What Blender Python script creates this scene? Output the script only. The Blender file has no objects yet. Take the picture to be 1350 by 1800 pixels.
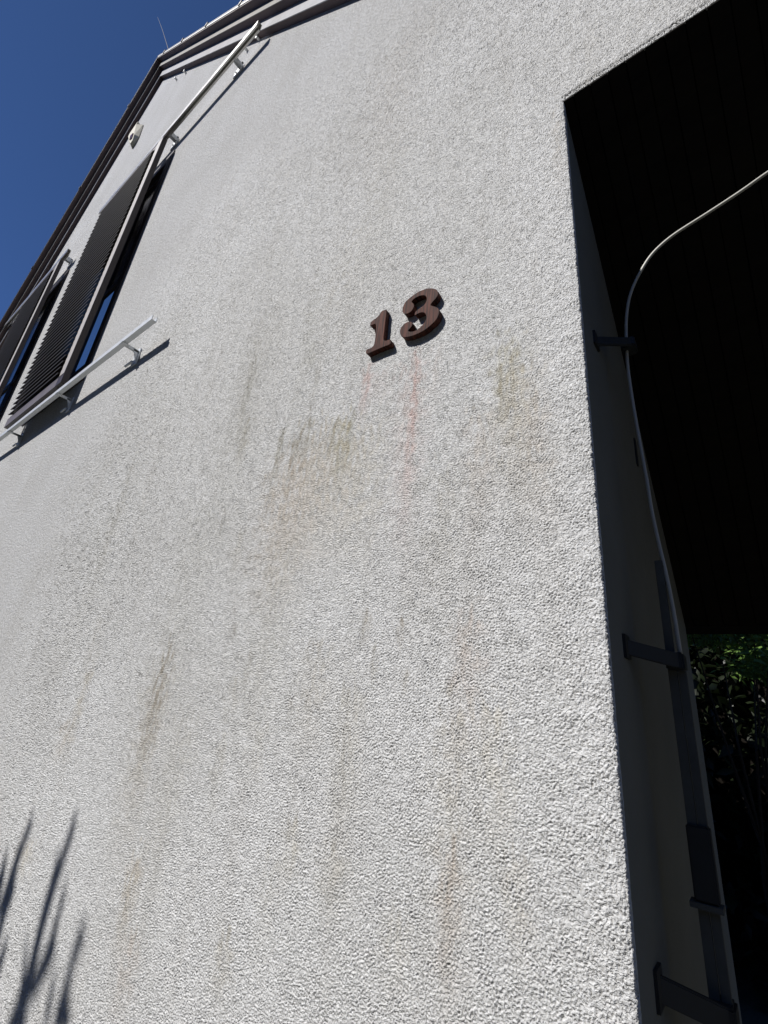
import bpy, bmesh, math, random
import numpy as np
from mathutils import Vector, Matrix

S = 0.7            # metres per layout unit (camera stands one unit from the wall)
CAMZ = 1.5
sc = bpy.context.scene

# ------------------------------------------------------------------ camera
cd = bpy.data.cameras.new("camera")
cam = bpy.data.objects.new("camera", cd)
sc.collection.objects.link(cam)
sc.camera = cam
cd.sensor_fit = 'HORIZONTAL'; cd.sensor_width = 36.0
cd.lens = 36.0 * 828.0 / 1350.0
cd.clip_start = 0.02; cd.clip_end = 500.0
RC = np.array([[0.79557287, 0.15557841, 0.58554177],
               [0.59888723, -0.34812938, -0.72120733],
               [0.09164, 0.92444648, -0.37013621]])
M = Matrix.Identity(4)
for i in range(3):
    for j in range(3):
        M[i][j] = RC[i, j]
M.translation = Vector((0, -S, CAMZ))
cam.matrix_world = M

# ------------------------------------------------------------------ light
LDIR = Vector((0.5, 1.0, -1.25)).normalized()
w = bpy.data.worlds.new("World"); sc.world = w; w.use_nodes = True
nt = w.node_tree; nt.nodes.clear()
sky = nt.nodes.new("ShaderNodeTexSky"); sky.sky_type = 'NISHITA'; sky.sun_disc = False
sky.sun_elevation = math.asin(-LDIR.z)
sky.sun_rotation = math.atan2(-LDIR.x, -LDIR.y)
sky.altitude = 9000; sky.air_density = 1.0; sky.dust_density = 0.0; sky.ozone_density = 10.0
bg = nt.nodes.new("ShaderNodeBackground"); bg.inputs[1].default_value = 0.137
wo = nt.nodes.new("ShaderNodeOutputWorld")
nt.links.new(sky.outputs[0], bg.inputs[0]); nt.links.new(bg.outputs[0], wo.inputs[0])
sl = bpy.data.lights.new("sun", 'SUN'); sl.energy = 5.0; sl.angle = math.radians(0.53); sl.color = (1.0, 0.968, 0.925)
so = bpy.data.objects.new("sun", sl); sc.collection.objects.link(so)
so.rotation_euler = LDIR.to_track_quat('-Z', 'Y').to_euler(); so.location = (-3, -6, 9)
sc.view_settings.view_transform = 'Standard'; sc.view_settings.look = 'None'
sc.view_settings.exposure = 0.32; sc.view_settings.gamma = 1.0

# ------------------------------------------------------------------ helpers
def W(p):
    return (p[0] * S, p[1] * S, p[2] * S + CAMZ)
def wallpt(px, py, y=0.0):
    """point of the wall-parallel plane y (layout units) met by a ray of the survey photo"""
    d = RC @ np.array([px - 675.0, -(py - 900.0), -828.0])
    t = (1.0 + y) / d[1]
    return np.array([d[0] * t, y, d[2] * t])

C = sc.collection
def tag(o, label=None, cat=None, group=None, kind=None):
    if label: o["label"] = label
    if cat: o["category"] = cat
    if group: o["group"] = group
    if kind: o["kind"] = kind
    return o
def empty(name, loc, label=None, cat=None, group=None):
    o = bpy.data.objects.new(name, None); C.objects.link(o)
    o.empty_display_size = 0.1
    o.location = W(loc)
    return tag(o, label, cat, group)
def link_mesh(name, me, mat, parent=None):
    o = bpy.data.objects.new(name, me); C.objects.link(o)
    if mat is not None and len(me.materials) == 0:
        me.materials.append(mat)
    if parent is not None:
        o.parent = parent
        o.matrix_parent_inverse = Matrix.Translation(-parent.location)
    return o

class MB:
    """collects shapes in layout units and links them as one mesh object"""
    def __init__(s): s.bm = bmesh.new()
    def v(s, p): return s.bm.verts.new(W(p))
    def box(s, a, b):
        x0, y0, z0 = a; x1, y1, z1 = b
        vs = [s.v(p) for p in ((x0,y0,z0),(x1,y0,z0),(x1,y1,z0),(x0,y1,z0),(x0,y0,z1),(x1,y0,z1),(x1,y1,z1),(x0,y1,z1))]
        for f in ((0,3,2,1),(4,5,6,7),(0,1,5,4),(1,2,6,5),(2,3,7,6),(3,0,4,7)):
            s.bm.faces.new([vs[i] for i in f])
        return s
    def quad(s, *ps):
        s.bm.faces.new([s.v(p) for p in ps]); return s
    def extrude_poly(s, pts, dvec):
        """closed polygon (3D pts) swept by dvec"""
        a = [s.v(p) for p in pts]; b = [s.v(tuple(np.array(p) + np.array(dvec))) for p in pts]
        n = len(pts)
        s.bm.faces.new(a); s.bm.faces.new(b[::-1])
        for i in range(n):
            j = (i + 1) % n
            s.bm.faces.new((a[i], b[i], b[j], a[j]))
        return s
    def loft(s, rings, cap=True):
        rr = [[s.v(p) for p in r] for r in rings]
        n = len(rr[0])
        for k in range(len(rr) - 1):
            for i in range(n):
                j = (i + 1) % n
                s.bm.faces.new((rr[k][i], rr[k][j], rr[k+1][j], rr[k+1][i]))
        if cap:
            s.bm.faces.new(rr[0][::-1]); s.bm.faces.new(rr[-1])
        return s
    def tube(s, path, rad, n=10, cap=True):
        path = [np.array(p, float) for p in path]
        rings = []
        up = np.array([0.13, 0.97, 0.2])
        for k, p in enumerate(path):
            d = path[min(k+1, len(path)-1)] - path[max(k-1, 0)]
            d /= np.linalg.norm(d)
            u = np.cross(d, up)
            if np.linalg.norm(u) < 1e-3: u = np.cross(d, (1, 0, 0))
            u /= np.linalg.norm(u); v = np.cross(d, u)
            r = rad[k] if hasattr(rad, '__len__') else rad
            rings.append([tuple(p + r * (math.cos(2*math.pi*i/n) * u + math.sin(2*math.pi*i/n) * v)) for i in range(n)])
        return s.loft(rings, cap)
    def build(s, name, mat, parent=None, bevel=0.0, smooth=False):
        bmesh.ops.recalc_face_normals(s.bm, faces=s.bm.faces[:])
        if bevel > 0:
            ed = [e for e in s.bm.edges if len(e.link_faces) == 2 and e.calc_face_angle(0) > 0.5]
            bmesh.ops.bevel(s.bm, geom=ed, offset=bevel * S, segments=2, affect='EDGES', clamp_overlap=True)
        me = bpy.data.meshes.new(name); s.bm.to_mesh(me); s.bm.free()
        if smooth:
            me.polygons.foreach_set("use_smooth", [True] * len(me.polygons))
        return link_mesh(name, me, mat, parent)

# ------------------------------------------------------------------ materials
def mat_base(name):
    m = bpy.data.materials.new(name); m.use_nodes = True
    t = m.node_tree; b = t.nodes["Principled BSDF"]
    return m, t, b
def N(t, kind, **kw):
    n = t.nodes.new(kind)
    for k, v in kw.items():
        setattr(n, k, v)
    return n
def plain(name, col, rough=0.6, metal=0.0, var=0.12, scale=14.0, bump=0.0, bscale=300.0, spec=0.5, stretch=(1, 1, 1), dirt=None):
    m, t, b = mat_base(name)
    tc = N(t, "ShaderNodeTexCoord"); mp = N(t, "ShaderNodeMapping")
    mp.inputs["Scale"].default_value = stretch
    t.links.new(tc.outputs["Object"], mp.inputs[0])
    no = N(t, "ShaderNodeTexNoise"); no.inputs["Scale"].default_value = scale; no.inputs["Detail"].default_value = 8
    no.inputs["Roughness"].default_value = 0.65
    t.links.new(mp.outputs[0], no.inputs[0])
    r = N(t, "ShaderNodeValToRGB")
    c = np.array(col)
    r.color_ramp.elements[0].position = 0.3; r.color_ramp.elements[1].position = 0.7
    lo = c * (1 - var); hi = np.minimum(c * (1 + var), 1)
    if dirt is not None: lo = np.array(dirt)
    r.color_ramp.elements[0].color = (*lo, 1); r.color_ramp.elements[1].color = (*hi, 1)
    t.links.new(no.outputs[0], r.inputs[0]); t.links.new(r.outputs[0], b.inputs["Base Color"])
    b.inputs["Metallic"].default_value = metal
    b.inputs["Specular IOR Level"].default_value = spec
    mr = N(t, "ShaderNodeMapRange"); mr.inputs[3].default_value = max(0.05, rough - 0.1); mr.inputs[4].default_value = min(1, rough + 0.12)
    t.links.new(no.outputs[0], mr.inputs[0]); t.links.new(mr.outputs[0], b.inputs["Roughness"])
    if bump > 0:
        n2 = N(t, "ShaderNodeTexNoise"); n2.inputs["Scale"].default_value = bscale; n2.inputs["Detail"].default_value = 4
        t.links.new(mp.outputs[0], n2.inputs[0])
        bu = N(t, "ShaderNodeBump"); bu.inputs["Strength"].default_value = 1.0; bu.inputs["Distance"].default_value = bump
        t.links.new(n2.outputs[0], bu.inputs["Height"]); t.links.new(bu.outputs[0], b.inputs["Normal"])
    return m

def stucco_material():
    m, t, b = mat_base("stucco")
    geo = N(t, "ShaderNodeNewGeometry")
    at = N(t, "ShaderNodeAttribute", attribute_name="stain")
    af = N(t, "ShaderNodeAttribute", attribute_name="relief")
    # base colour: cool light grey, faint large patches and vertical runs of grime
    n1 = N(t, "ShaderNodeTexNoise"); n1.inputs["Scale"].default_value = 2.2; n1.inputs["Detail"].default_value = 6
    t.links.new(geo.outputs["Position"], n1.inputs[0])
    r1 = N(t, "ShaderNodeValToRGB"); e = r1.color_ramp.elements
    e[0].position = 0.33; e[0].color = (0.605, 0.608, 0.608, 1); e[1].position = 0.66; e[1].color = (0.675, 0.682, 0.69, 1)
    t.links.new(n1.outputs[0], r1.inputs[0])
    mp = N(t, "ShaderNodeMapping"); mp.inputs["Scale"].default_value = (9, 9, 0.9)
    t.links.new(geo.outputs["Position"], mp.inputs[0])
    n2 = N(t, "ShaderNodeTexNoise"); n2.inputs["Scale"].default_value = 1.6; n2.inputs["Detail"].default_value = 7; n2.inputs["Roughness"].default_value = 0.6
    t.links.new(mp.outputs[0], n2.inputs[0])
    r2 = N(t, "ShaderNodeValToRGB"); e = r2.color_ramp.elements
    e[0].position = 0.52; e[0].color = (0, 0, 0, 1); e[1].position = 0.74; e[1].color = (0.22, 0.22, 0.22, 1)
    t.links.new(n2.outputs[0], r2.inputs[0])
    mx = N(t, "ShaderNodeMixRGB"); mx.inputs[2].default_value = (0.40, 0.375, 0.335, 1)
    t.links.new(r2.outputs[0], mx.inputs[0]); t.links.new(r1.outputs[0], mx.inputs[1])
    # surveyed stains (their own colour, carried by the wall mesh)
    mu = N(t, "ShaderNodeMixRGB", blend_type='MULTIPLY'); mu.inputs[0].default_value = 1
    t.links.new(mx.outputs[0], mu.inputs[1]); t.links.new(at.outputs["Color"], mu.inputs[2])
    # fine mineral speckle
    n3 = N(t, "ShaderNodeTexNoise"); n3.inputs["Scale"].default_value = 105; n3.inputs["Detail"].default_value = 6; n3.inputs["Roughness"].default_value = 0.75
    t.links.new(geo.outputs["Position"], n3.inputs[0])
    r3 = N(t, "ShaderNodeValToRGB"); e = r3.color_ramp.elements
    e[0].position = 0.38; e[0].color = (0.72, 0.72, 0.72, 1); e[1].position = 0.58; e[1].color = (1, 1, 1, 1)
    t.links.new(n3.outputs[0], r3.inputs[0])
    m3 = N(t, "ShaderNodeMixRGB", blend_type='MULTIPLY'); m3.inputs[0].default_value = 1
    t.links.new(mu.outputs[0], m3.inputs[1]); t.links.new(r3.outputs[0], m3.inputs[2])
    PIT_HOOK = m3
    b.inputs["Roughness"].default_value = 0.95; b.inputs["Specular IOR Level"].default_value = 0.2
    # grain
    nb = N(t, "ShaderNodeTexNoise"); nb.inputs["Scale"].default_value = 80; nb.inputs["Detail"].default_value = 4; nb.inputs["Roughness"].default_value = 0.7
    t.links.new(geo.outputs["Position"], nb.inputs[0])
    rb = N(t, "ShaderNodeValToRGB"); e = rb.color_ramp.elements
    e[0].position = 0.38; e[1].position = 0.6
    t.links.new(nb.outputs[0], rb.inputs[0])
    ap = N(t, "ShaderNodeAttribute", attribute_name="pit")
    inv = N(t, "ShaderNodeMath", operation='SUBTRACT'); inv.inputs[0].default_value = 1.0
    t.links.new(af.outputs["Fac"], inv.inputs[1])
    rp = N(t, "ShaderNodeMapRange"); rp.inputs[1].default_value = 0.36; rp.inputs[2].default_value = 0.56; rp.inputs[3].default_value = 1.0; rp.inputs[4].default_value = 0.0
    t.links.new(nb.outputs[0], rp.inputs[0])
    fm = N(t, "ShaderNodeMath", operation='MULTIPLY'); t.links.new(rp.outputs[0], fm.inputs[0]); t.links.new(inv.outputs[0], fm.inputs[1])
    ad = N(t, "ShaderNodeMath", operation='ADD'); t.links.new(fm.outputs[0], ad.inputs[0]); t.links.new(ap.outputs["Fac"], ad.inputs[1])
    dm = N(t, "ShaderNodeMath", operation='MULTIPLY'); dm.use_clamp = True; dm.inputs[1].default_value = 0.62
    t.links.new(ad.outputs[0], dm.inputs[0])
    md = N(t, "ShaderNodeMixRGB"); md.inputs[2].default_value = (0.27, 0.26, 0.245, 1)  # pits darkened in the colour: cavity dirt plus relief shade
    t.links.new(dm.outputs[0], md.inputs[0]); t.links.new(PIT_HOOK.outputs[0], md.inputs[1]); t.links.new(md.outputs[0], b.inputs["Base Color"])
    ds = N(t, "ShaderNodeMapRange"); ds.inputs[1].default_value = 0; ds.inputs[2].default_value = 1
    ds.inputs[3].default_value = 0.0024; ds.inputs[4].default_value = 0.0006
    t.links.new(af.outputs["Fac"], ds.inputs[0])
    bu = N(t, "ShaderNodeBump"); bu.inputs["Strength"].default_value = 1.0
    t.links.new(ds.outputs[0], bu.inputs["Distance"])
    t.links.new(rb.outputs[0], bu.inputs["Height"])
    nf = N(t, "ShaderNodeTexNoise"); nf.inputs["Scale"].default_value = 290; nf.inputs["Detail"].default_value = 2
    t.links.new(geo.outputs["Position"], nf.inputs[0])
    rf_ = N(t, "ShaderNodeValToRGB"); e = rf_.color_ramp.elements
    e[0].position = 0.36; e[1].position = 0.54
    t.links.new(nf.outputs[0], rf_.inputs[0])
    b2 = N(t, "ShaderNodeBump"); b2.inputs["Distance"].default_value = 0.0011
    t.links.new(rf_.outputs[0], b2.inputs["Height"]); t.links.new(bu.outputs[0], b2.inputs["Normal"])
    t.links.new(b2.outputs[0], b.inputs["Normal"])
    return m

def wood_digit_material():
    m, t, b = mat_base("dark_wood")
    tc = N(t, "ShaderNodeTexCoord"); mp = N(t, "ShaderNodeMapping")
    mp.inputs["Scale"].default_value = (330, 40, 14); mp.inputs["Rotation"].default_value = (0, math.radians(5), 0)
    t.links.new(tc.outputs["Object"], mp.inputs[0])
    n = N(t, "ShaderNodeTexNoise"); n.inputs["Scale"].default_value = 1; n.inputs["Detail"].default_value = 5; n.inputs["Distortion"].default_value = 0.4
    t.links.new(mp.outputs[0], n.inputs[0])
    r = N(t, "ShaderNodeValToRGB"); e = r.color_ramp.elements
    e[0].position = 0.36; e[0].color = (0.009, 0.003, 0.0024, 1); e[1].position = 0.62; e[1].color = (0.088, 0.028, 0.018, 1)
    t.links.new(n.outputs[0], r.inputs[0]); t.links.new(r.outputs[0], b.inputs["Base Color"])
    b.inputs["Roughness"].default_value = 0.7; b.inputs["Specular IOR Level"].default_value = 0.12
    bu = N(t, "ShaderNodeBump"); bu.inputs["Distance"].default_value = 0.0006
    t.links.new(n.outputs[0], bu.inputs["Height"]); t.links.new(bu.outputs[0], b.inputs["Normal"])
    return m

def leaf_material(name, c0, c1):
    m, t, b = mat_base(name)
    oi = N(t, "ShaderNodeNewGeometry")
    r = N(t, "ShaderNodeValToRGB"); e = r.color_ramp.elements
    e[0].color = (*c0, 1); e[1].color = (*c1, 1)
    t.links.new(oi.outputs["Random Per Island"], r.inputs[0]); t.links.new(r.outputs[0], b.inputs["Base Color"])
    b.inputs["Roughness"].default_value = 0.45
    tr = N(t, "ShaderNodeBsdfTranslucent"); t.links.new(r.outputs[0], tr.inputs[0])
    mx = N(t, "ShaderNodeMixShader"); mx.inputs[0].default_value = 0.3
    out = t.nodes["Material Output"]
    t.links.new(b.outputs[0], mx.inputs[1]); t.links.new(tr.outputs[0], mx.inputs[2]); t.links.new(mx.outputs[0], out.inputs[0])
    return m

STUCCO = stucco_material()
WOOD = wood_digit_material()
BROWN = plain("brown_paint", (0.036, 0.024, 0.020), rough=0.42, var=0.18, scale=9)
SLATM = plain("slat_paint", (0.026, 0.020, 0.015), rough=0.55, var=0.2, scale=9)
GLARE_STRIP = plain("painted_glare", (0.40, 0.375, 0.36), rough=0.5, var=0.08, scale=9)  # sun glare on the brown stile, put into a pale colour
SLRAIL = plain("brown_paint_sheen", (0.115, 0.10, 0.105), rough=0.5, var=0.12, scale=9)  # brown paint lightened: its grazing sunlit sheen is in the colour
BROWNWOOD = plain("brown_soffit_wood", (0.105, 0.070, 0.062), rough=0.7, var=0.25, scale=6, stretch=(1, 6, 1), bump=0.0008)
GREYBOARD = plain("weathered_grey_cladding", (0.40, 0.40, 0.42), rough=0.8, var=0.12, scale=7, dirt=(0.26, 0.255, 0.26), spec=0.2)
BEIGEBOARD = plain("weathered_beige_cladding", (0.31, 0.30, 0.28), rough=0.8, var=0.15, scale=6, dirt=(0.18, 0.172, 0.155), spec=0.2)
ZINC = plain("zinc_sheet", (0.13, 0.132, 0.136), rough=0.55, metal=0.3, var=0.1, scale=6)
STEEL = plain("galvanised_steel", (0.62, 0.64, 0.65), rough=0.42, metal=0.35, var=0.08, scale=22)
CHROME = plain("aluminium_rail", (0.62, 0.61, 0.58), rough=0.28, metal=0.85, var=0.1, scale=25, stretch=(0.2, 1, 1))
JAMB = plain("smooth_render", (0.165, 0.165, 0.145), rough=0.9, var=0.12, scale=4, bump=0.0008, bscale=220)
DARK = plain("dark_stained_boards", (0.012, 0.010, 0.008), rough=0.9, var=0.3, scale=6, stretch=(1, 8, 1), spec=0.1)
BLACKMETAL = plain("dark_metal", (0.018, 0.020, 0.022), rough=0.6, var=0.2, scale=30)
GREYPVC = plain("grey_plastic_pipe", (0.105, 0.105, 0.096), rough=0.95, var=0.15, scale=18, spec=0.1)
WHITEPVC = plain("white_cable_sheath", (0.46, 0.45, 0.41), rough=0.4, var=0.04, scale=30)
CREAM = plain("cream_plastic", (0.42, 0.40, 0.32), rough=0.6, var=0.08, scale=12, dirt=(0.34, 0.31, 0.24))
LENS = plain("dark_red_lens", (0.06, 0.008, 0.008), rough=0.2, var=0.1)
GRASSM = plain("ground_dark_gravel", (0.055, 0.055, 0.045), rough=0.95, var=0.35, scale=3, bump=0.01, bscale=60)
KERBM = plain("blue_grey_stone", (0.16, 0.17, 0.22), rough=0.8, var=0.3, scale=12, bump=0.002, bscale=60)
BARK = plain("bark", (0.03, 0.022, 0.016), rough=0.9, var=0.3, scale=20, bump=0.004, bscale=60)
DGLASS = plain("dark_window_glass", (0.010, 0.011, 0.013), rough=0.08, var=0.1, scale=2)
def clear_glass():
    m, t, b = mat_base("clear_window_glass")
    out = t.nodes["Material Output"]
    gl = N(t, "ShaderNodeBsdfGlossy"); gl.inputs["Roughness"].default_value = 0.02
    tp = N(t, "ShaderNodeBsdfTransparent"); tp.inputs[0].default_value = (0.93, 0.95, 0.95, 1)
    fr = N(t, "ShaderNodeValue"); fr.outputs[0].default_value = 0.06
    mx = N(t, "ShaderNodeMixShader")
    t.links.new(fr.outputs[0], mx.inputs[0]); t.links.new(tp.outputs[0], mx.inputs[1]); t.links.new(gl.outputs[0], mx.inputs[2])
    t.links.new(mx.outputs[0], out.inputs[0])
    return m
CGLASS = clear_glass()

# ------------------------------------------------------------------ ground
GZ = -CAMZ / S
m = MB(); m.quad((-90, -90, GZ), (90, -90, GZ), (90, 120, GZ), (-90, 120, GZ))
tag(m.build("ground", GRASSM), kind="structure")

# ------------------------------------------------------------------ house
house = empty("house", (0, 0, GZ), "grey stucco gable house with brown stepped verge, shuttered windows and dark passage opening", "house")
XJ = -0.228        # corner of the passage opening
ZL = 1.885         # its lintel
XR, XE = 0.95, 1.12
apex = wallpt(287, 140)
pR = wallpt(620, 0)
pL = wallpt(119.8, 420)
ax, az = apex[0], apex[2]
mR = (az - pR[2]) / (pR[0] - ax); mL = (az - pL[2]) / (ax - pL[0])
H1 = 0.136
def top(x, n=0.0):
    if x >= ax: return az - mR * (x - ax) + n * math.sqrt(1 + mR * mR)
    return az - mL * (ax - x) + n * math.sqrt(1 + mL * mL)

rng = np.random.default_rng(7)
def band_field(n, texel, wl, spread, aniso=1.0, seed=0):
    r = np.random.default_rng(seed)
    f = np.fft.fft2(r.standard_normal((n, n)))
    fx = np.fft.fftfreq(n, texel); fz = np.fft.fftfreq(n, texel)
    FX, FZ = np.meshgrid(fx, fz)          # rows z, cols x
    k = np.sqrt(FX**2 + (FZ * aniso)**2) * wl + 1e-9
    g = np.exp(-(np.log(k))**2 / (2 * spread**2))
    h = np.real(np.fft.ifft2(f * g))
    return h / h.std()
def sample(F, texel, x, z):
    n = F.shape[0]
    u = x / texel; v = z / texel
    i = np.floor(u).astype(int); j = np.floor(v).astype(int)
    a = u - i; b = v - j
    i0 = i % n; i1 = (i + 1) % n; j0 = j % n; j1 = (j + 1) % n
    return (F[j0, i0]*(1-a)*(1-b) + F[j0, i1]*a*(1-b) + F[j1, i0]*(1-a)*b + F[j1, i1]*a*b)
def sstep(a, b, x):
    t = np.clip((x - a) / (b - a), 0, 1); return t * t * (3 - 2 * t)

FA = band_field(1024, 0.0011, 0.0042, 0.36, 1.0, 1)
FB = band_field(1024, 0.0013, 0.0062, 0.45, 1.0, 2)
FC = band_field(512, 0.0040, 0.10, 0.7, 0.7, 3)
FV = band_field(1024, 0.0012, 0.0054, 0.40, 2.8, 4)     # drawn out vertically (trowelled corner)

STAINS = [  # px,py of the top, length px downwards, half width px, colour multiplier, strength, hardness of top
    ((648, 640), 90, 6, (0.90, 0.66, 0.62), .6), ((668, 650), 60, 18, (0.94, 0.85, 0.82), .4),
    ((735, 612), 300, 6, (0.90, 0.69, 0.65), .6), ((728, 640), 320, 22, (0.96, 0.85, 0.82), .6),
    ((770, 600), 110, 8, (0.90, 0.82, 0.78), .3),
    ((890, 592), 170, 22, (0.78, 0.74, 0.62), .62), ((905, 600), 60, 6, (0.6, 0.56, 0.46), .5), ((878, 640), 100, 5, (0.62, 0.58, 0.48), .45), ((905, 640), 260, 34, (0.86, 0.80, 0.70), .55),
    ((843, 720), 230, 22, (0.86, 0.78, 0.70), .45), ((940, 690), 260, 20, (0.88, 0.80, 0.72), .35),
    ((608, 730), 130, 12, (0.74, 0.71, 0.58), .6), ((545, 728), 90, 5, (0.52, 0.49, 0.42), .75), ((531, 745), 60, 4, (0.55, 0.52, 0.45), .6), ((590, 735), 70, 4, (0.60, 0.57, 0.46), .6), ((620, 720), 90, 4, (0.62, 0.60, 0.50), .55), ((520, 770), 90, 5, (0.62, 0.58, 0.5), .5),
    ((497, 757), 110, 5, (0.56, 0.53, 0.45), .7), ((575, 745), 260, 60, (0.87, 0.81, 0.72), .65),
    ((520, 800), 260, 40, (0.88, 0.80, 0.72), .55),
    ((447, 640), 130, 5, (0.64, 0.62, 0.57), .6), ((437, 735), 90, 6, (0.64, 0.60, 0.52), .55),
    ((553, 600), 60, 8, (0.76, 0.74, 0.66), .4), ((425, 930), 90, 7, (0.76, 0.72, 0.64), .35),
    ((300, 1132), 260, 8, (0.62, 0.57, 0.49), .62), ((285, 1180), 380, 20, (0.85, 0.81, 0.75), .6),
    ((160, 1170), 170, 6, (0.72, 0.66, 0.56), .55), ((178, 1080), 120, 5, (0.80, 0.76, 0.7), .4),
    ((120, 1270), 80, 9, (0.76, 0.68, 0.58), .5),
    ((822, 1075), 230, 24, (0.88, 0.79, 0.73), .55), ((800, 1250), 420, 34, (0.84, 0.79, 0.70), .42),
    ((870, 1230), 300, 24, (0.87, 0.82, 0.72), .45),
    ((645, 1075), 60, 6, (0.58, 0.53, 0.46), .6), ((704, 1090), 50, 5, (0.56, 0.50, 0.42), .65), ((712, 1180), 40, 5, (0.6, 0.56, 0.5), .5), ((660, 1140), 70, 5, (0.66, 0.62, 0.55), .5), ((415, 1090), 40, 4, (0.55, 0.52, 0.48), .6), ((440, 1150), 60, 4, (0.6, 0.57, 0.52), .5), ((395, 900), 50, 4, (0.6, 0.58, 0.54), .5), ((560, 640), 60, 4, (0.62, 0.6, 0.55), .55),
    ((243, 1500), 190, 11, (0.76, 0.68, 0.57), .6), ((52, 1480), 70, 11, (0.80, 0.72, 0.58), .5),
    ((520, 1440), 130, 12, (0.82, 0.77, 0.66), .45), ((400, 1640), 130, 18, (0.76, 0.72, 0.64), .55),
    ((235, 1640), 170, 12, (0.82, 0.72, 0.64), .45), ((415, 1190), 80, 9, (0.78, 0.74, 0.66), .4),
    ((460, 1270), 120, 10, (0.82, 0.78, 0.7), .35), ((590, 1480), 140, 22, (0.86, 0.82, 0.74), .4),
    ((790, 1480), 280, 16, (0.84, 0.72, 0.62), .45), ((700, 1600), 180, 26, (0.88, 0.84, 0.76), .4),
    ((905, 1500), 220, 20, (0.86, 0.80, 0.70), .35), ((630, 400), 200, 30, (0.88, 0.86, 0.82), .5),
    ((395, 1290), 150, 8, (0.80, 0.76, 0.68), .35), ((560, 1130), 220, 26, (0.87, 0.83, 0.76), .45),
    ((470, 560), 420, 30, (0.86, 0.85, 0.82), .5), ((360, 900), 500, 34, (0.87, 0.86, 0.83), .5), ((690, 250), 260, 26, (0.88, 0.87, 0.84), .5),
    ((560, 500), 300, 10, (0.80, 0.79, 0.75), .4), ((240, 800), 260, 7, (0.76, 0.74, 0.70), .45), ((205, 880), 320, 18, (0.88, 0.87, 0.84), .5),
    ((640, 760), 240, 34, (0.86, 0.82, 0.74), .5), ((500, 950), 420, 30, (0.87, 0.85, 0.80), .5), ((780, 820), 260, 26, (0.87, 0.84, 0.78), .45),
    ((330, 1250), 420, 22, (0.87, 0.85, 0.80), .45), ((620, 1200), 340, 20, (0.86, 0.83, 0.76), .45), ((480, 1500), 240, 16, (0.85, 0.83, 0.78), .4),
    ((975, 200), 130, 8, (0.84, 0.78, 0.70), .4), ((700, 70), 300, 40, (0.90, 0.87, 0.84), .5),
]
def stain_colour(x, z, h=None):
    col = np.ones(x.shape + (3,))
    wob = sample(FC, 0.0040, x * S, z * S)
    pitk = 1.0 if h is None else np.clip(0.95 - 0.55 * h, 0.5, 1.5)
    wob2 = sample(FB, 0.0040, x * S * 1.0, z * S * 0.35)
    for (tp, ln, hw, cm, st) in STAINS:
        p0 = wallpt(*tp)
        # the same vertical run of wall, ln pixels further down the picture
        ddx, ddy = tp[0] - 880.0, tp[1] + 1168.0
        L = math.hypot(ddx, ddy)
        p1 = wallpt(tp[0] + ddx / L * ln, tp[1] + ddy / L * ln)
        pw = wallpt(tp[0] + hw, tp[1])
        wx = abs(pw[0] - p0[0]); zt = p0[2]; zb = p1[2]
        hl = zt - zb
        dx = (x - p0[0]) / wx + 0.30 * wob
        g = np.exp(-dx * dx * 0.9)
        tt = (zt - z) / hl + 0.10 * wob2
        prof = sstep(-0.06, 0.14, tt) * (1 - sstep(0.45, 1.25, tt))
        cm = 1 - (1 - np.array(cm)) * np.array([1.0, .98, .98]); a = 1.12 * st * g * prof * pitk * np.clip(0.85 + 0.35 * wob2, 0.2, 1.3)
        a = np.clip(a, 0, 1)[..., None]
        col *= 1 - a * (1 - np.array(cm))
    return col

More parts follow.
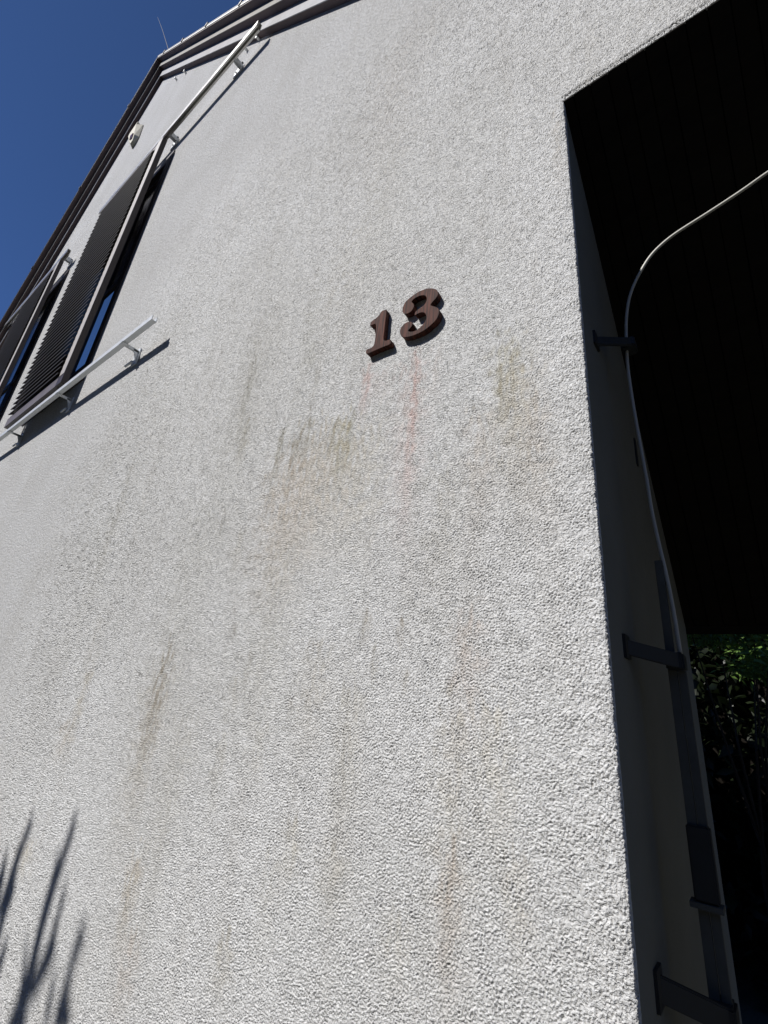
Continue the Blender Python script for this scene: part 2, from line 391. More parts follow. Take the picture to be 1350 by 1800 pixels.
def make_wall():
    verts, faces, relief, stain, pit = [], [], [], [], []
    # ---- fine relief patch, spacing widens with distance
    def axis(breaks):   # list of (value, spacing) ; linear spacing between
        out = [breaks[0][0]]
        for (a, sa), (b, sb) in zip(breaks[:-1], breaks[1:]):
            n = max(2, int(round(abs(b - a) / ((sa + sb) / 2))))
            k = np.linspace(0, 1, n + 1)[1:]
            kk = (sa * k + (sb - sa) * k * k / 2) / ((sa + sb) / 2)
            out += list(a + (b - a) * kk)
        return np.array(out)
    xs = axis([(-4.20, .0085), (-2.9, .0055), (-2.0, .0034), (-1.3, .0025), (-0.6, .0020), (XJ, .0019), (0.45, .0030)])
    zs = axis([(-1.45, .0022), (-0.5, .0019), (0.6, .0019), (1.3, .0025), (ZL, .0032), (2.8, .0052), (4.6, .0085)])
    X, Z = np.meshgrid(xs, zs)
    xm, zm = X * S, Z * S
    a = sample(FA, .0011, xm, zm)
    c30, s30 = math.cos(.6), math.sin(.6)
    b = sample(FB, .0013, xm * c30 + zm * s30, -xm * s30 + zm * c30)
    v = sample(FV, .0012, xm, zm)
    lf = sample(FC, .0040, xm, zm)
    dcorner = np.minimum(np.abs(X - XJ) + np.maximum(Z - ZL, 0), 9)
    kv = np.exp(-(np.maximum(XJ - X, 0) / 0.12)) * (X < XJ + .01) * (1 - sstep(ZL, ZL + .1, Z)) * 0.85
    h = (1.05 * a + 0.22 * b) * (1 - kv) + kv * (0.7 * v + 0.75 * a)
    h = np.where(h > 0, .42 * np.tanh(h / .42), 1.5 * np.tanh(h / 1.3))      # flat-topped grains with deep narrow pits
    amp = 0.00122 * (1 + 0.20 * lf) * (1 + 0.9 * sstep(0.5, 3.0, np.hypot(X + 0.2, np.maximum(np.abs(Z) - .6, 0))))
    fade = sstep(-4.20, -2.6, X + .08 * lf) * (1 - sstep(2.6, 4.5, Z + .12 * lf)) * (1 - sstep(0.43, .45, X)) * sstep(-1.45, -1.43, Z)
    fade = fade * sstep(-4.20, -4.1, X) * (1 - sstep(4.5, 4.6, Z))
    disp = (h * amp * (1 - .28 * kv) - 0.0009 + 0.0006 * kv * lf) * fade
    # ragged arris
    edge = np.exp(-(np.maximum(XJ - X, 0) / 0.012)) * (Z < ZL + .02)
    YY = -(disp + 0.0) / S
    wavy = sample(FC, .0040, zm * 0.9 + 0.3, zm * 0 + .1) * 0.0016
    XX = X - edge * (np.abs(b) * 0.0006 + 0.0003 + np.clip(wavy * .25, 0, .0010)) / S * (X <= XJ + 1e-6)
    YY = YY + edge * 0.0022 / S
    edgeZ = np.exp(-(np.maximum(Z - ZL, 0) / 0.012)) * (X > XJ - .02)
    ZZ = Z + edgeZ * (np.abs(b) * 0.0005) / S * (Z >= ZL - 1e-6)
    P = np.stack([XX * S, YY * S, ZZ * S + CAMZ], -1).reshape(-1, 3)
    nz, nx = X.shape
    idx = np.arange(nz * nx).reshape(nz, nx)
    xc = (xs[:-1] + xs[1:]) / 2; zc = (zs[:-1] + zs[1:]) / 2
    keep = ~((xc[None, :] > XJ) & (zc[:, None] < ZL)) & (zc[:, None] < np.array([top(x_, .08) for x_ in xc])[None, :])
    q = np.stack([idx[:-1, :-1], idx[:-1, 1:], idx[1:, 1:], idx[1:, :-1]], -1)[keep]
    verts.append(P); faces.append(q)
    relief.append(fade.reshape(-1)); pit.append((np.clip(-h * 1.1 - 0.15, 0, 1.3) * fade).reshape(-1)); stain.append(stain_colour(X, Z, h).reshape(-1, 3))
    nv = len(P)
    # returns folding round the arris (vertical and lintel)
    jx = int(np.argmin(np.abs(xs - XJ))); jz = int(np.argmin(np.abs(zs - ZL)))
    e1 = idx[:jz + 1, jx]; e2 = idx[jz, jx:]
    for e, off in ((e1, (0.0008, 0.009, 0)), (e2, (0, 0.0045, 0))):
        p = P[e].copy(); p += np.array(off)
        if e is e1: p[:, 0] = XJ * S + 0.0006
        k = np.arange(len(e)) + nv
        qq = np.stack([e[:-1], k[:-1], k[1:], e[1:]], -1)
        verts.append(p); faces.append(qq)
        relief.append(np.ones(len(e))); pit.append(np.zeros(len(e))); stain.append(np.ones((len(e), 3)))
        nv += len(e)
    # ---- the rest of the wall, with the window openings left out
    x0, x1, z0, z1 = -4.20, 0.45, -1.45, 4.6
    xt = ax + (az - z1) / mR
    OP = [(-5.90, -4.33, 2.36, 5.50), (-8.82, -7.25, 2.36, 5.50)]
    XB = sorted(set([-14.0, -8.82, -7.25, ax, -5.90, -4.33, x0, x1, xt, XR, XE] + [-11.5, -10.0, XJ]))
    for xa, xb in zip(XB[:-1], XB[1:]):
        solid = [(GZ, None)]
        xm_ = (xa + xb) / 2
        def cut(spans, lo, hi):
            out = []
            for (p, r) in spans:
                rr = 1e9 if r is None else r
                if lo > p: out.append((p, min(lo, rr)))
                if hi < rr: out.append((max(hi, p), r))
            return out
        for (oa, ob, za, zb) in OP:
            if oa < xm_ < ob: solid = cut(solid, za, zb)
        if x0 < xm_ < x1: solid = cut(solid, z0, z1)
        if XJ < xm_ < XR: solid = cut(solid, GZ - 1, ZL if xm_ > x1 else z0 + 0.0)
        if xt < xm_ < x1: solid = [q_ for q_ in solid if q_[1] is not None]
        if XJ < xm_ < x1: solid = []
        for (p, r) in solid:
            ta = top(xa, H1 * .8) if r is None else r
            tb = top(xb, H1 * .8) if r is None else r
            if min(ta, tb) <= p: 
                ta = max(ta, p + .001); tb = max(tb, p + .001)
            pp = np.array([W((xa, 0, p)), W((xb, 0, p)), W((xb, 0, tb)), W((xa, 0, ta))])
            verts.append(pp); faces.append(np.array([[nv, nv + 1, nv + 2, nv + 3]]))
            relief.append(np.zeros(4)); pit.append(np.zeros(4)); stain.append(np.ones((4, 3))); nv += 4
    V = np.concatenate(verts).astype(np.float32); F = np.concatenate(faces).astype(np.int32)
    me = bpy.data.meshes.new("wall")
    me.vertices.add(len(V)); me.vertices.foreach_set("co", V.ravel())
    me.loops.add(F.size); me.loops.foreach_set("vertex_index", F.ravel())
    me.polygons.add(len(F)); me.polygons.foreach_set("loop_start", np.arange(0, F.size, 4, dtype=np.int32))
    me.polygons.foreach_set("loop_total", np.full(len(F), 4, dtype=np.int32))
    me.polygons.foreach_set("use_smooth", np.ones(len(F), dtype=bool))
    me.update(calc_edges=True)
    ra = me.attributes.new("relief", 'FLOAT', 'POINT'); ra.data.foreach_set("value", np.concatenate(relief).astype(np.float32))
    pa = me.attributes.new("pit", 'FLOAT', 'POINT'); pa.data.foreach_set("value", np.concatenate(pit).astype(np.float32))
    sa = me.attributes.new("stain", 'FLOAT_COLOR', 'POINT')
    cc = np.concatenate(stain); cc = np.concatenate([cc, np.ones((len(cc), 1))], 1).astype(np.float32)
    sa.data.foreach_set("color", cc.ravel())
    print("wall verts", len(V))
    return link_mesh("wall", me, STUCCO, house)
make_wall()

# passage: side wall, sloping boarded ceiling, right pier, back of the storey above
CY, CZ = 1.37, 0.406
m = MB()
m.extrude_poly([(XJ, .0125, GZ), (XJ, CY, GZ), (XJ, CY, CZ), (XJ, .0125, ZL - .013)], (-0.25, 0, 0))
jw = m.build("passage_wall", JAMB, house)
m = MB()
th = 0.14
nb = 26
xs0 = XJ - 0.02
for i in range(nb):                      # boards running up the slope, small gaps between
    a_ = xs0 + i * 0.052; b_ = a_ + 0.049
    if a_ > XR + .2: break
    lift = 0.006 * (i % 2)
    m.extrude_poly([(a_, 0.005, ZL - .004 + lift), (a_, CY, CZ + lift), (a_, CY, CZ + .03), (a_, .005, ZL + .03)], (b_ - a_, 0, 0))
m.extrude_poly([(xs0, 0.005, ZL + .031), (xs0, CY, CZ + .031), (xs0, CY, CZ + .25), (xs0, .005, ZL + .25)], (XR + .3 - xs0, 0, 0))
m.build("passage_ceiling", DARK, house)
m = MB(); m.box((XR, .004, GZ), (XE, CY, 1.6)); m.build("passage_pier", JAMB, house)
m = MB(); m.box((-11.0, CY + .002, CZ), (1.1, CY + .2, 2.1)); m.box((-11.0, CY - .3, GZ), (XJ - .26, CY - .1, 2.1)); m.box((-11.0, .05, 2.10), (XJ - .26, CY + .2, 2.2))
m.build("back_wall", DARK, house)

# stepped verge: boards (brown) with fronts clad in grey, metal roof sheet on top
XLE, XRE = -12.6, 1.25
def verge_path(n, x_end_l=XLE, x_end_r=XRE):
    # left end, apex mitre, right end for normal offset n
    kR = math.sqrt(1 + mR * mR); kL = math.sqrt(1 + mL * mL)
    xa_ = ax + n * (kR - kL) / (mR + mL)
    za_ = az - mR * (xa_ - ax) + n * kR
    return [(x_end_l, az - mL * (ax - x_end_l) + n * kL), (xa_, za_), (x_end_r, az - mR * (x_end_r - ax) + n * kR)]
def verge_prism(mb, n0, n1, y0, y1):
    a = verge_path(n0); b = verge_path(n1)
    for k in (0, 1):
        ring0 = [(a[k][0], y0, a[k][1]), (a[k][0], y1, a[k][1]), (b[k][0], y1, b[k][1]), (b[k][0], y0, b[k][1])]
        ring1 = [(a[k+1][0], y0, a[k+1][1]), (a[k+1][0], y1, a[k+1][1]), (b[k+1][0], y1, b[k+1][1]), (b[k+1][0], y0, b[k+1][1])]
        mb.loft([ring0, ring1])
P1, P2, P3, H2, H3 = 0.059, 0.123, 0.195, 0.228, 0.268
m = MB(); verge_prism(m, 0.0, H1 - .001, -P1 + .005, 0.10); verge_prism(m, H1, H2 - .001, -P2 + .005, 0.10)
m.build("verge_board", BROWNWOOD, house)
m = MB(); verge_prism(m, -0.004, H1 - .004, -P1, -P1 + .0045); verge_prism(m, -0.006, 0.012, -P1 - .003, -P1 - .0005)
m.build("verge_cladding", GREYBOARD, house)
m = MB(); verge_prism(m, H1 - .003, H2 - .006, -P2, -P2 + .0045)
m.build("verge_cladding", BEIGEBOARD, house)
m = MB(); verge_prism(m, H2, H2 + .012, -P3 + .006, .83)
m.build("roof_underlay", BROWNWOOD, house)
m = MB(); verge_prism(m, H2 + .0125, H3, -P3, .85); verge_prism(m, H3 + .0005, H3 + .008, -P3 - .003, -P3 + .02)
rf = m.build("roof", ZINC, house)
# seam caps along the sheet edge
m = MB()
for xx in np.arange(-11.5, 1.0, 1.03):
    zz = top(xx, H3 + .01)
    m = MB(); m.box((xx - .025, -P3 - .010, zz - .03), (xx + .025, -P3 + .05, zz + .022)); m.build("roof_clip", BLACKMETAL, house)
for (px, py) in ((324, 125), (308, 137), (452, 65), (431, 84)):
    p = wallpt(px, py, -.03)
    m = MB(); m.box((p[0] - .015, -.040, p[2] - .02), (p[0] + .010, -.034, p[2] + .03)); m.box((p[0] - .015, -.034, p[2] - .004), (p[0] + .010, 0.004, p[2] + .006))
    m.build("verge_hook", STEEL, house)

# windows behind the shutters
def window(xl, xr, zb, zt):
    fw = 0.12
    m = MB()
    m.box((xl, -.012, zb), (xl + fw, .055, zt)); m.box((xr - fw, -.012, zb), (xr, .055, zt))
    m.box((xl + fw, -.012, zb), (xr - fw, .055, zb + fw)); m.box((xl + fw, -.012, zt - fw), (xr - fw, .055, zt))
    wn = m.build("window", BROWN, house)
    a, b, c, d = xl + fw, xr - fw, zb + fw, zt - fw
    g0, g1 = xr - .64, xr - .27               # sidelight between mullion and jamb
    m = MB()
    m.box((a, .022, c), (b, .054, c + .18)); m.box((a, .022, d - .08), (b, .054, d))
    m.box((g1, .022, c + .18), (b, .054, d - .08)); m.box((g0 - .06, .022, c + .18), (g0, .054, d - .08))
    m.box((a, .022, c + .18), (a + .07, .054, d - .08))
    m.box((a + .07, .024, 3.68), (g0 - .06, .053, 3.76)); m.box((g0, .024, 3.68), (g1, .053, 3.76))
    m.build("window_frame", BROWN, wn)
    for (p0, p1, q0, q1) in ((a + .07, g0 - .06, c + .18, 3.68), (a + .07, g0 - .06, 3.76, d - .08), (g0, g1, 3.76, d - .08)):
        m = MB(); m.box((p0, .040, q0), (p1, .050, q1)); m.build("window_pane", DGLASS, wn)
    m = MB(); m.box((g0, .044, c + .18), (g1, .050, 3.68)); m.build("sidelight_pane", CGLASS, wn)
window(-5.90, -4.33, 2.36, 5.50)
window(-8.82, -7.25, 2.36, 5.50)

# ------------------------------------------------------------------ sliding louvred shutters
def make_shutter():
    """origin: lower right front corner on the wall plane"""
    root = empty("louvred_shutter", (-4.36, 0, 2.25))
    root["category"] = "shutter"
    xr, xl, z0, z1 = -4.36, -5.857, 2.25, 5.57
    y0, y1 = -.143, -.097
    m = MB(); m.box((xr - .12, y0, z0), (xr, y1, z1)); m.build("stile", BROWN, root, bevel=.003)
    m = MB(); m.box((xr - .118, y0 - .003, z0 + .10), (xr - .004, y0 - .0005, z1)); m.build("stile_glare", GLARE_STRIP, root)  # thin strip added to carry the painted glare
    m = MB(); m.box((xl, -.122, z0 + .115), (xl + .05, y1, z1 - .09)); m.build("stile", BROWN, root, bevel=.003)
    m = MB(); m.box((xl, y0, z0), (xr - .1205, y1, z0 + .112)); m.build("bottom_rail", SLRAIL, root, bevel=.003)
    m = MB(); m.box((xl, y0, z1 - .085), (xr - .1205, y1, z1)); m.build("top_rail", SLRAIL, root, bevel=.003)
    m = MB()
    n = 47; za, zb = z0 + .125, z1 - .10
    pitch = (zb - za) / n
    for i in range(n):
        z = za + i * pitch
        a = (-.163, z); b = (-.115, z + pitch * .58)
        t = .0095
        m.extrude_poly([(xl + .055, a[0], a[1]), (xl + .055, b[0], b[1]), (xl + .055, b[0], b[1] + t), (xl + .055, a[0] - .001, a[1] + t)], (xr - .118 - xl - .055, 0, 0))
    m.build("slats", SLATM, root)
    for x in (xr - .25, xl + .25):
        m = MB(); m.box((x - .06, -.118, z1 + .0005), (x + .06, -.110, z1 + .10)); m.build("hanger", BLACKMETAL, root)
    return root
def copy_tree(o, dx):
    c = o.copy(); C.objects.link(c); c.location = o.location + Vector((dx * S, 0, 0))
    for ch in list(o.children):
        d = ch.copy(); C.objects.link(d); d.parent = c
        d.matrix_parent_inverse = ch.matrix_parent_inverse.copy()
        for g in list(ch.children):
            e = g.copy(); C.objects.link(e); e.parent = d
    return c
sh1 = make_shutter()
sh2 = copy_tree(sh1, -7.28 + 4.36)
tag(sh1, "dark brown louvred sliding shutter between the upper and lower metal rails", "shutter", "louvred shutters on the gable wall")
tag(sh2, "dark brown louvred sliding shutter at the left picture edge, cut off, beside the roof verge", "shutter", "louvred shutters on the gable wall")

def upper_rail(xr, xl, brs, label):
    root = empty("shutter_rail", (xr, -.1, 5.7), label, "rail", "upper shutter rails")
    m = MB()
    za, zb, yo, yi = 5.665, 5.765, -.130, -.085
    m.box((xl, yo, zb - .008), (xr, yi, zb))                      # top web
    m.box((xl, yo, za + .022), (xr, yo + .005, zb - .0085))        # front web
    m.box((xl, yi - .005, za), (xr, yi, zb - .0085))               # back web
    m.box((xl, yi - .016, za), (xr, yi - .0055, za + .005))        # inner lip
    m.box((xl, yo + .0055, za + .022), (xr, yo + .014, za + .027))
    m.build("track", CHROME, root)
    for x in brs:
        m = MB()
        m.box((x - .006, yi + .0005, za - .01), (x + .006, -.0125, zb - .01))
        m.box((x - .11, -.012, za - .03), (x + .006, -.002, zb - .012))
        m.box((x + .0065, -.10, za - .002), (x + .03, -.02, za + .004))
        b = m.build("bracket", STEEL, root)
        m = MB(); m.tube([(x - .075, -.013, za + .03), (x - .075, -.020, za + .03)], .010, 8); m.build("screw", BLACKMETAL, b); m = MB(); m.tube([(x + .03, -.012, za + .06), (x + .03, -.03, za + .06)], .008, 8)
        m.build("screw", BLACKMETAL, b)
    return root
upper_rail(-2.795, -6.13, (-3.19, -4.38, -5.6), "galvanised upper rail above the larger shutter, its right end reaching under the roof verge")
upper_rail(-7.20, -10.05, (-7.35, -9.62), "short upper shutter rail at the left picture edge, close to the sloping verge")

root = empty("shutter_rail", (-2.823, -.11, 2.17), "light grey U-shaped lower rail on three brackets, below the larger shutter", "rail")
m = MB()
xl, xr = -6.55, -2.823
m.box((xl, -.127, 2.172), (xr, -.093, 2.176)); m.box((xl, -.127, 2.1765), (xr, -.1225, 2.210)); m.box((xl, -.0975, 2.1765), (xr, -.093, 2.210))
m.build("track", STEEL, root)
for x in (-3.235, -4.42, -5.68):
    m = MB()
    m.box((x - .022, -.132, 2.1655), (x + .022, -.012, 2.1712))             # arm under the channel
    m.box((x + .016, -.085, 2.150), (x + .022, -.012, 2.1650))              # stiffening fold
    m.extrude_poly([(x + .016, -.050, 2.1645), (x + .016, -.0105, 2.1645), (x + .016, -.0105, 2.07)], (.006, 0, 0))
    m.box((x - .050, -.0105, 2.055), (x + .030, -.002, 2.195))             # wall plate
    b = m.build("bracket", STEEL, root)
    m = MB(); m.tube([(x - .012, -.022, 2.082), (x - .115, -.022, 2.082)], .0085, 10); m.build("screw", STEEL, b); m = MB(); m.tube([(x - .004, -.128, 2.163), (x - .004, -.128, 2.156)], .008, 8)
    m.build("screw", STEEL, b)

# ------------------------------------------------------------------ digits
TD, GAP = 0.0215, 0.001
ONE = [(730,215),(650,245),(580,280),(540,345),(490,415),(420,480),(340,535),(275,585),(256,640),(250,700),(272,700),(335,662),(420,630),(425,760),(408,900),(400,1000),(386,1150),(360,1250),(310,1320),(230,1345),(160,1370),(132,1420),(130,1490),(170,1510),(400,1402),(640,1300),(846,1225),(852,1150),(840,1085),(760,1105),(690,1130),(650,1112),(635,1060),(640,1000),(660,850),(690,560),(715,350)]
THREE = [(755,155),(880,155),(970,180),(1010,240),(1015,300),(985,360),(930,430),(870,490),(825,560),(880,578),(950,595),(1010,625),(1045,690),(1030,780),(990,870),(930,950),(850,1020),(760,1100),(660,1170),(540,1230),(420,1280),(300,1312),(190,1320),(130,1290),(105,1220),(110,1140),(150,1060),(220,990),(290,950),(350,945),(400,965),(410,1010),(385,1060),(345,1110),(305,1150),(300,1175),(350,1190),(430,1180),(520,1140),(590,1080),(660,1010),(715,930),(735,860),(730,790),(700,740),(650,725),(580,740),(510,770),(465,800),(450,765),(480,705),(540,660),(600,620),(660,570),(710,520),(740,450),(745,380),(720,335),(660,320),(580,335),(480,380),(410,430),(380,485),(420,515),(445,560),(430,620),(390,690),(330,740),(260,765),(200,765),(165,710),(165,630),(190,560),(240,470),(310,410),(350,370),(420,320),(500,265),(600,210),(690,180)]
def digit(pts, sc_, ox, oy, label, smooth_it):
    P = [wallpt(ox + x / sc_, oy + y / sc_, -(TD + GAP)) for x, y in pts]
    Q = np.array([[p[0], p[2]] for p in P])
    if smooth_it:                                     # Chaikin corner cutting
        for _ in range(2):
            R_ = np.roll(Q, -1, 0); Q = np.stack([Q * .75 + R_ * .25, Q * .25 + R_ * .75], 1).reshape(-1, 2)
    cx, cz = Q.mean(0)
    r = empty("house_number", (cx, 0, cz)); r.name = "house_number"
    bm = bmesh.new()
    vs = [bm.verts.new(W((q[0], -(TD + GAP), q[1]))) for q in Q]
    from mathutils.geometry import tessellate_polygon
    tris = tessellate_polygon([[Vector((q[0], q[1], 0)) for q in Q]])
    for tr_ in tris: bm.faces.new([vs[i] for i in tr_])
    bmesh.ops.recalc_face_normals(bm, faces=bm.faces[:])
    ex = bmesh.ops.extrude_face_region(bm, geom=bm.faces[:])
    vv = [e for e in ex["geom"] if isinstance(e, bmesh.types.BMVert)]
    bmesh.ops.translate(bm, verts=vv, vec=(0, TD * S, 0))
    bmesh.ops.recalc_face_normals(bm, faces=bm.faces[:])
    ed = [e for e in bm.edges if len(e.link_faces) == 2 and e.calc_face_angle(0) > 1.2]
    bmesh.ops.bevel(bm, geom=ed, offset=0.0005, segments=2, affect='EDGES')
    for v in bm.verts: v.co -= Vector(W((cx, 0, cz)))
    me = bpy.data.meshes.new("house_number"); bm.to_mesh(me); bm.free()
    bpy.data.objects.remove(r)
    o = link_mesh("house_number", me, WOOD); o.location = W((cx, 0, cz))
    return tag(o, label, "house number", "house number digits")
digit(ONE, 16.36, 635, 530, "dark brown wooden numeral one with a flat foot, on the stucco wall", True)
digit(THREE, 13.5, 695, 495, "curled dark brown wooden numeral three, the wider one of the two", True)

# ------------------------------------------------------------------ alarm siren
root = empty("alarm_siren", (-6.8, 0, 8.2), "cream angular alarm siren box with dark red lens, high beside the roof verge", "alarm siren")
m = MB()
BK = [(-6.95, 8.33), (-6.74, 8.40), (-6.62, 8.30), (-6.53, 7.90), (-6.59, 7.77), (-6.66, 7.73), (-6.73, 7.84), (-6.94, 8.18)]
FR = [(-6.98, -.075, 8.34), (-6.76, -.075, 8.44), (-6.68, -.088, 8.26), (-6.57, -.072, 7.91), (-6.58, -.060, 7.80), (-6.64, -.060, 7.77), (-6.745, -.075, 7.91), (-6.95, -.080, 8.22)]
m.loft([[(x, y, z) for x, z in BK] for y in (-.003, -.012)] + [FR])
m.build("housing", CREAM, root, bevel=.003)
m = MB(); m.loft([[(-6.735, -.079, 7.93), (-6.640, -.077, 7.90), (-6.665, -.083, 8.03), (-6.775, -.084, 8.06)], [(-6.735, -.05, 7.93), (-6.640, -.05, 7.90), (-6.665, -.05, 8.03), (-6.775, -.05, 8.06)]]); m.build("lens", LENS, root)

# antenna rod on the ridge
a0 = wallpt(297, 90, -.02); a1 = wallpt(277, 30, -.02)
m = MB(); m.tube([tuple(a0), tuple((a0 + a1) / 2 + np.array([.02, 0, 0])), tuple(a1)], [.007, .005, .0035], 6)
o = m.build("antenna", BLACKMETAL); tag(o, "thin dark rod antenna leaning above the roof apex against the blue sky", "antenna")

# ------------------------------------------------------------------ passage fittings
YP = 0.26
def pp(px, py, y=YP): return wallpt(px, py, y)
# two grey conduits side by side and the sleeve that joins them
root = empty("conduit", (-.14, YP, -1.2), "pair of dark grey vertical pipes clamped inside the passage opening", "pipe")
def ztop(py, px=1190): return pp(px, py)[2]
k = 1 + YP
m = MB(); m.box((-.1315 * k, YP - .006, GZ), (-.1180 * k, YP + .006, ztop(985, 1172))); m.build("pipe", GREYPVC, root, bevel=.001)
m = MB(); m.box((-.1168 * k, YP - .004, GZ), (-.1045 * k, YP + .008, ztop(1150, 1200))); m.build("pipe", GREYPVC, root, bevel=.001)
zs1 = pp(1225, 1450)[2]; zs2 = pp(1240, 1585)[2]
m = MB(); m.box((-.1335 * k, YP - .014, zs2), (-.1015 * k, YP + .014, zs1)); m.build("sleeve", BLACKMETAL, root, bevel=.003)
m = MB(); m.box((-.1400 * k, YP - .018, zs2 - .010), (-.0980 * k, YP + .016, zs2 - .001)); m.build("sleeve_flange", GREYPVC, root)

for foot, tip, hgt, lab in (((1046, 600), (1112, 601), .029, "topmost dark metal arm holding the white cable in the passage"),
                            ((1099, 1137), (1198, 1163), .033, "middle dark metal arm clamping the grey pipes"),
                            ((1155, 1735), (1290, 1800), .038, "lowest dark metal arm clamping the pipes, at the bottom picture edge")):
    yF = 0.145
    F = wallpt(*foot, y=0.0); F = F / abs(F[0]) * abs(XJ)       # on the passage wall plane x = XJ
    d = RC @ np.array([foot[0] - 675.0, -(foot[1] - 900.0), -828.0]); F = d * (XJ / d[0]); F[1] -= 1
    T = pp(tip[0], tip[1], YP - .012)
    r = empty("pipe_bracket", tuple(F), lab, "bracket", "pipe brackets in the passage")
    m = MB()
    h = hgt / 2
    m.loft([[(p[0], p[1] - .006, p[2] - h), (p[0], p[1] + .006, p[2] - h), (p[0], p[1] + .006, p[2] + h), (p[0], p[1] - .006, p[2] + h)] for p in (F, F * .45 + T * .55, T)])
    m.build("arm", BLACKMETAL, r, bevel=.002)
    m = MB(); m.box((XJ - .001, F[1] - .022, F[2] - h * 1.5), (XJ + .006, F[1] + .022, F[2] + h * 1.5)); m.build("foot_plate", BLACKMETAL, r)
    m = MB(); m.box((T[0] - .030, T[1] - .010, T[2] - h * 1.15), (T[0] + .006, T[1] + .040, T[2] + h * 1.15)); m.build("clamp", BLACKMETAL, r, bevel=.004)

pts = [(1350 + 160, 205), (1350 + 70, 258), (1350, 303), (1300, 338), (1245, 374), (1190, 409), (1162, 431), (1143, 451), (1128, 474), (1116, 497), (1106, 525), (1101, 560), (1101, 600), (1103, 640), (1108, 680), (1116, 730), (1127, 790), (1137, 845), (1146, 900), (1158, 955), (1171, 1010), (1184, 1075), (1196, 1150)]
path = [tuple(pp(x, y)) for x, y in pts]
def catmull(P, n=5):
    P = [np.array(p) for p in P]; out = []
    for i in range(len(P) - 1):
        p0 = P[max(i-1, 0)]; p1 = P[i]; p2 = P[i+1]; p3 = P[min(i+2, len(P)-1)]
        for j in range(n):
            t = j / n
            out.append(.5 * ((2*p1) + (-p0+p2)*t + (2*p0-5*p1+4*p2-p3)*t*t + (-p0+3*p1-3*p2+p3)*t**3))
    out.append(P[-1]); return out
m = MB(); m.tube(catmull(path), .0046, 8)
o = m.build("cable", WHITEPVC, smooth=True); tag(o, "thin white cable curving from the dark passage pipes up to the right into sunlight", "cable")
# small dark strike plate on the passage wall beside the cable
d = RC @ np.array([1117 - 675.0, -(795 - 900.0), -828.0]); q = d * (XJ / d[0]); q[1] -= 1
m = MB(); m.box((XJ - .002, q[1] - .012, q[2] - .05), (XJ + .004, q[1] + .012, q[2] + .05)); m.build("strike_plate", BLACKMETAL, house)

# ------------------------------------------------------------------ garden behind
def leaves(name, mat, parent, pts, size, rs, droop=.5):
    n = len(pts)
    r = np.random.default_rng(rs)
    ang = r.uniform(0, 2 * np.pi, n); tl = r.normal(-droop, .45, n); roll = r.normal(0, .6, n)
    d = np.stack([np.cos(ang) * np.cos(tl), np.sin(ang) * np.cos(tl), np.sin(tl)], 1)
    up = np.tile([0, 0, 1.0], (n, 1))
    s = np.cross(d, up); s /= np.linalg.norm(s, axis=1)[:, None] + 1e-9
    u = np.cross(s, d)
    s = s * np.cos(roll)[:, None] + u * np.sin(roll)[:, None]
    u = np.cross(s, d)
    L = size * r.uniform(.6, 1.3, n)[:, None]; Wd = L * .22
    p = pts
    q = [p, p + d * L * .35 + s * Wd - u * L * .03, p + d * L - u * L * .18, p + d * L * .35 - s * Wd - u * L * .03, p + d * L * .4 + u * L * .03]
    V = np.stack(q, 1).reshape(-1, 3)
    b = np.arange(n) * 5
    F = np.concatenate([np.stack([b, b + 1, b + 4], 1), np.stack([b + 1, b + 2, b + 4], 1), np.stack([b + 2, b + 3, b + 4], 1), np.stack([b + 3, b, b + 4], 1)]).astype(np.int32)
    V = V * S + np.array([0, 0, CAMZ])
    me = bpy.data.meshes.new(name)
    me.vertices.add(len(V)); me.vertices.foreach_set("co", V.astype(np.float32).ravel())
    me.loops.add(F.size); me.loops.foreach_set("vertex_index", F.ravel())
    me.polygons.add(len(F)); me.polygons.foreach_set("loop_start", np.arange(0, F.size, 3, dtype=np.int32))
    me.polygons.foreach_set("loop_total", np.full(len(F), 3, dtype=np.int32)); me.update(calc_edges=True)
    return link_mesh(name, me, mat, parent)
LEAF = leaf_material("shrub_leaf", (0.07, 0.14, 0.025), (0.18, 0.30, 0.07))
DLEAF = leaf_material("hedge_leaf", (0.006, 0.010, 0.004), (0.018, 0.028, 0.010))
r = np.random.default_rng(11)
def clumps(centres, n, sig):
    c = np.array(centres)[r.integers(0, len(centres), n)]
    return c + r.normal(0, 1, (n, 3)) * np.array(sig)
shrub = empty("shrub", (-.2, 4.2, GZ), "leafy green shrub seen through the passage below the ceiling edge", "shrub")
cs = []
for px, py in ((1215, 1112), (1245, 1112), (1262, 1122), (1300, 1105), (1325, 1112), (1335, 1150), (1350, 1155), (1345, 1175), (1325, 1178), (1400, 1110), (1400, 1160), (1150, 1110), (1450, 1140)):
    cs.append(wallpt(px, py, 4.15 + r.uniform(-.5, .7)))
leaves("foliage", LEAF, shrub, clumps(cs, 2600, (.10, .20, .034)), .075, 5, .15)
m = MB()
for c in cs[::2]:
    m.tube([(-.2, 4.3, GZ), (-.15 + r.uniform(-.1, .1), 4.2, -1.0), (c[0] * .5 - .1, 4.0, -.1), tuple(c)], [.030, .016, .009, .004], 7)
m.build("stem", BARK, shrub)
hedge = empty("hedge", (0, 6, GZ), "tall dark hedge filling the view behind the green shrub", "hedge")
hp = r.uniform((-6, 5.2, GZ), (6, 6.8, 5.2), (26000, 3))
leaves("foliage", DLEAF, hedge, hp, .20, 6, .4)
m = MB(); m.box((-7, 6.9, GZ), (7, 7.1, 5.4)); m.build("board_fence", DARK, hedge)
g1 = wallpt(1310, 1524, 4.0)[2]; g2 = wallpt(1310, 1556, 4.0)[2]; g3 = wallpt(1320, 1582, 3.8)[2]; g4 = wallpt(1320, 1616, 3.8)[2]
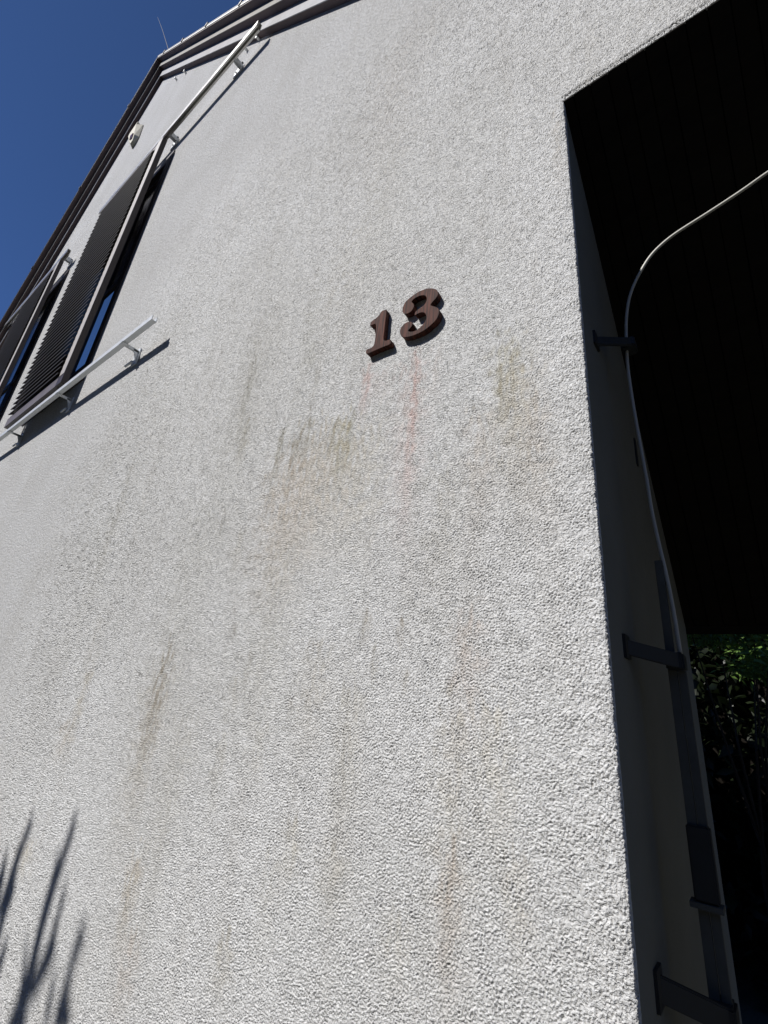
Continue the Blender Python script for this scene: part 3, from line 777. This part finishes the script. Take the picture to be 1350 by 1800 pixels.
root = empty("garden_step", (0, 4.1, GZ), "low bluish grey stone steps in the dark garden behind the passage, lower right", "garden steps")
m = MB(); m.box((.10, 4.0, g2), (4, 4.3, g1)); m.build("tread", KERBM, root, bevel=.01)
m = MB(); m.box((.16, 3.8, g4), (4, 4.25, g3)); m.build("tread", KERBM, root, bevel=.01)
m = MB(); m.box((.2, 3.9, GZ), (4, 4.2, g4 - .001)); m.build("base", DARK, root)
m = MB(); m.extrude_poly([(-.6, CY + .21, .62), (-.6, 2.2, .72), (-.6, 2.2, .86), (-.6, CY + .21, .80)], (3.0, 0, 0)); m.build("rear_sky_block", DARK, house)  # unseen slab added behind the passage to block sky light
# unseen tree belt added behind the camera to block low sky light
tw = MB()
r2 = np.random.default_rng(3)
X_ = np.arange(-45, 46, 1.5)
ht = [13.2 + 1.2 * math.sin(x * .35) + r2.uniform(-.7, .7) for x in X_]
for k_ in range(len(X_) - 1):
    tw.loft([[(X_[k_], -15.5, GZ), (X_[k_], -18, GZ), (X_[k_], -18, GZ + ht[k_]), (X_[k_], -15.5 - .5, GZ + ht[k_] * .8)],
             [(X_[k_+1], -15.5, GZ), (X_[k_+1], -18, GZ), (X_[k_+1], -18, GZ + ht[k_+1]), (X_[k_+1], -15.5 - .5, GZ + ht[k_+1] * .8)]], cap=False)
WL = plain("sky_block_foliage", (0.035, 0.045, 0.02), rough=0.95, var=0.5, scale=2)
tag(tw.build("sky_block_belt", WL), "unseen dark tree belt added behind the camera to cut sky light", "sky_block_belt", kind="stuff")

# ------------------------------------------------------------------ plant that casts the shadow, bottom left
yu = empty("yucca", tuple(np.array([-3.6, -2.6, GZ])), "tall spiky yucca out of frame that throws the blade shadows at lower left", "plant")
YLEAF = leaf_material("yucca_leaf", (0.05, 0.085, 0.03), (0.09, 0.13, 0.05))
Lu = np.array([0.5, 1.0, -1.25])
def shp(x, y, dep):
    p = wallpt(x / 4.5, 1400 + y / 4.5); return p - Lu * dep
BL = [  # shadow centre lines (4.5x enlarged corner of the photo), half widths, distance of the leaf from the wall
    ([(125,1850),(205,1520),(262,1290),(320,1040),(385,800),(440,640),(500,470),(560,290),(600,120)], [26,24,19,19,22,19,14,14,3], 3.45),
    ([(330,1050),(390,800),(430,640),(455,520),(462,440)], [10,19,19,12,2], 3.38),
    ([(-60,1040),(20,850),(70,700),(125,520),(175,370),(225,260),(252,140)], [14,16,16,14,13,12,2], 3.52),
    ([(-30,1180),(20,960),(60,850),(95,750),(118,640)], [10,12,12,12,2], 3.60),
    ([(-60,900),(-5,690),(28,560),(45,420)], [22,18,9,2], 3.65),
    ([(-60,1500),(-5,1310),(30,1220),(52,1110)], [16,16,13,2], 3.56),
    ([(190,1620),(290,1450),(360,1310),(405,1180),(425,1060),(470,890),(505,790),(512,690)], [44,40,36,26,11,9,9,2], 3.50),
    ([(440,1880),(490,1640),(530,1450),(570,1310),(610,1190),(640,1100),(658,980)], [34,26,15,15,24,22,2], 3.60),
    ([(500,1880),(520,1720),(530,1600),(525,1520)], [30,28,14,2], 3.68),
    ([(345,1830),(385,1660),(415,1510),(432,1360)], [13,11,9,2], 3.70),
    ([(165,1620),(185,1480),(195,1330),(200,1110)], [24,14,8,2], 3.40),
    ([(60,1900),(130,1720),(185,1560),(215,1440)], [30,36,22,4], 3.62),
]
m = MB()
for line, hw, dep in BL:
    rings = []
    for k_, ((x, y), h_) in enumerate(zip(line, [v * 1.15 + 7 for v in hw])):
        x2, y2 = line[min(k_ + 1, len(line) - 1)]; x1, y1 = line[max(k_ - 1, 0)]
        dx, dy = x2 - x1, y2 - y1; L_ = math.hypot(dx, dy); nx_, ny_ = -dy / L_, dx / L_
        c = shp(x, y, dep); a = shp(x + nx_ * h_, y + ny_ * h_, dep); b = shp(x - nx_ * h_, y - ny_ * h_, dep)
        t_ = .006
        rings.append([tuple(a), tuple(c + np.array([0, -.012, 0])), tuple(b), tuple(c + np.array([0, .006, 0]))])
    m.loft(rings)
m.build("leaves", YLEAF, yu)
c0 = shp(150, 1900, 3.52)
m = MB(); m.tube([(c0[0] - .1, c0[1], GZ), (c0[0] - .04, c0[1] - .02, (GZ + c0[2]) / 2), tuple(c0)], [.075, .06, .05], 12)
m.build("trunk", BARK, yu)
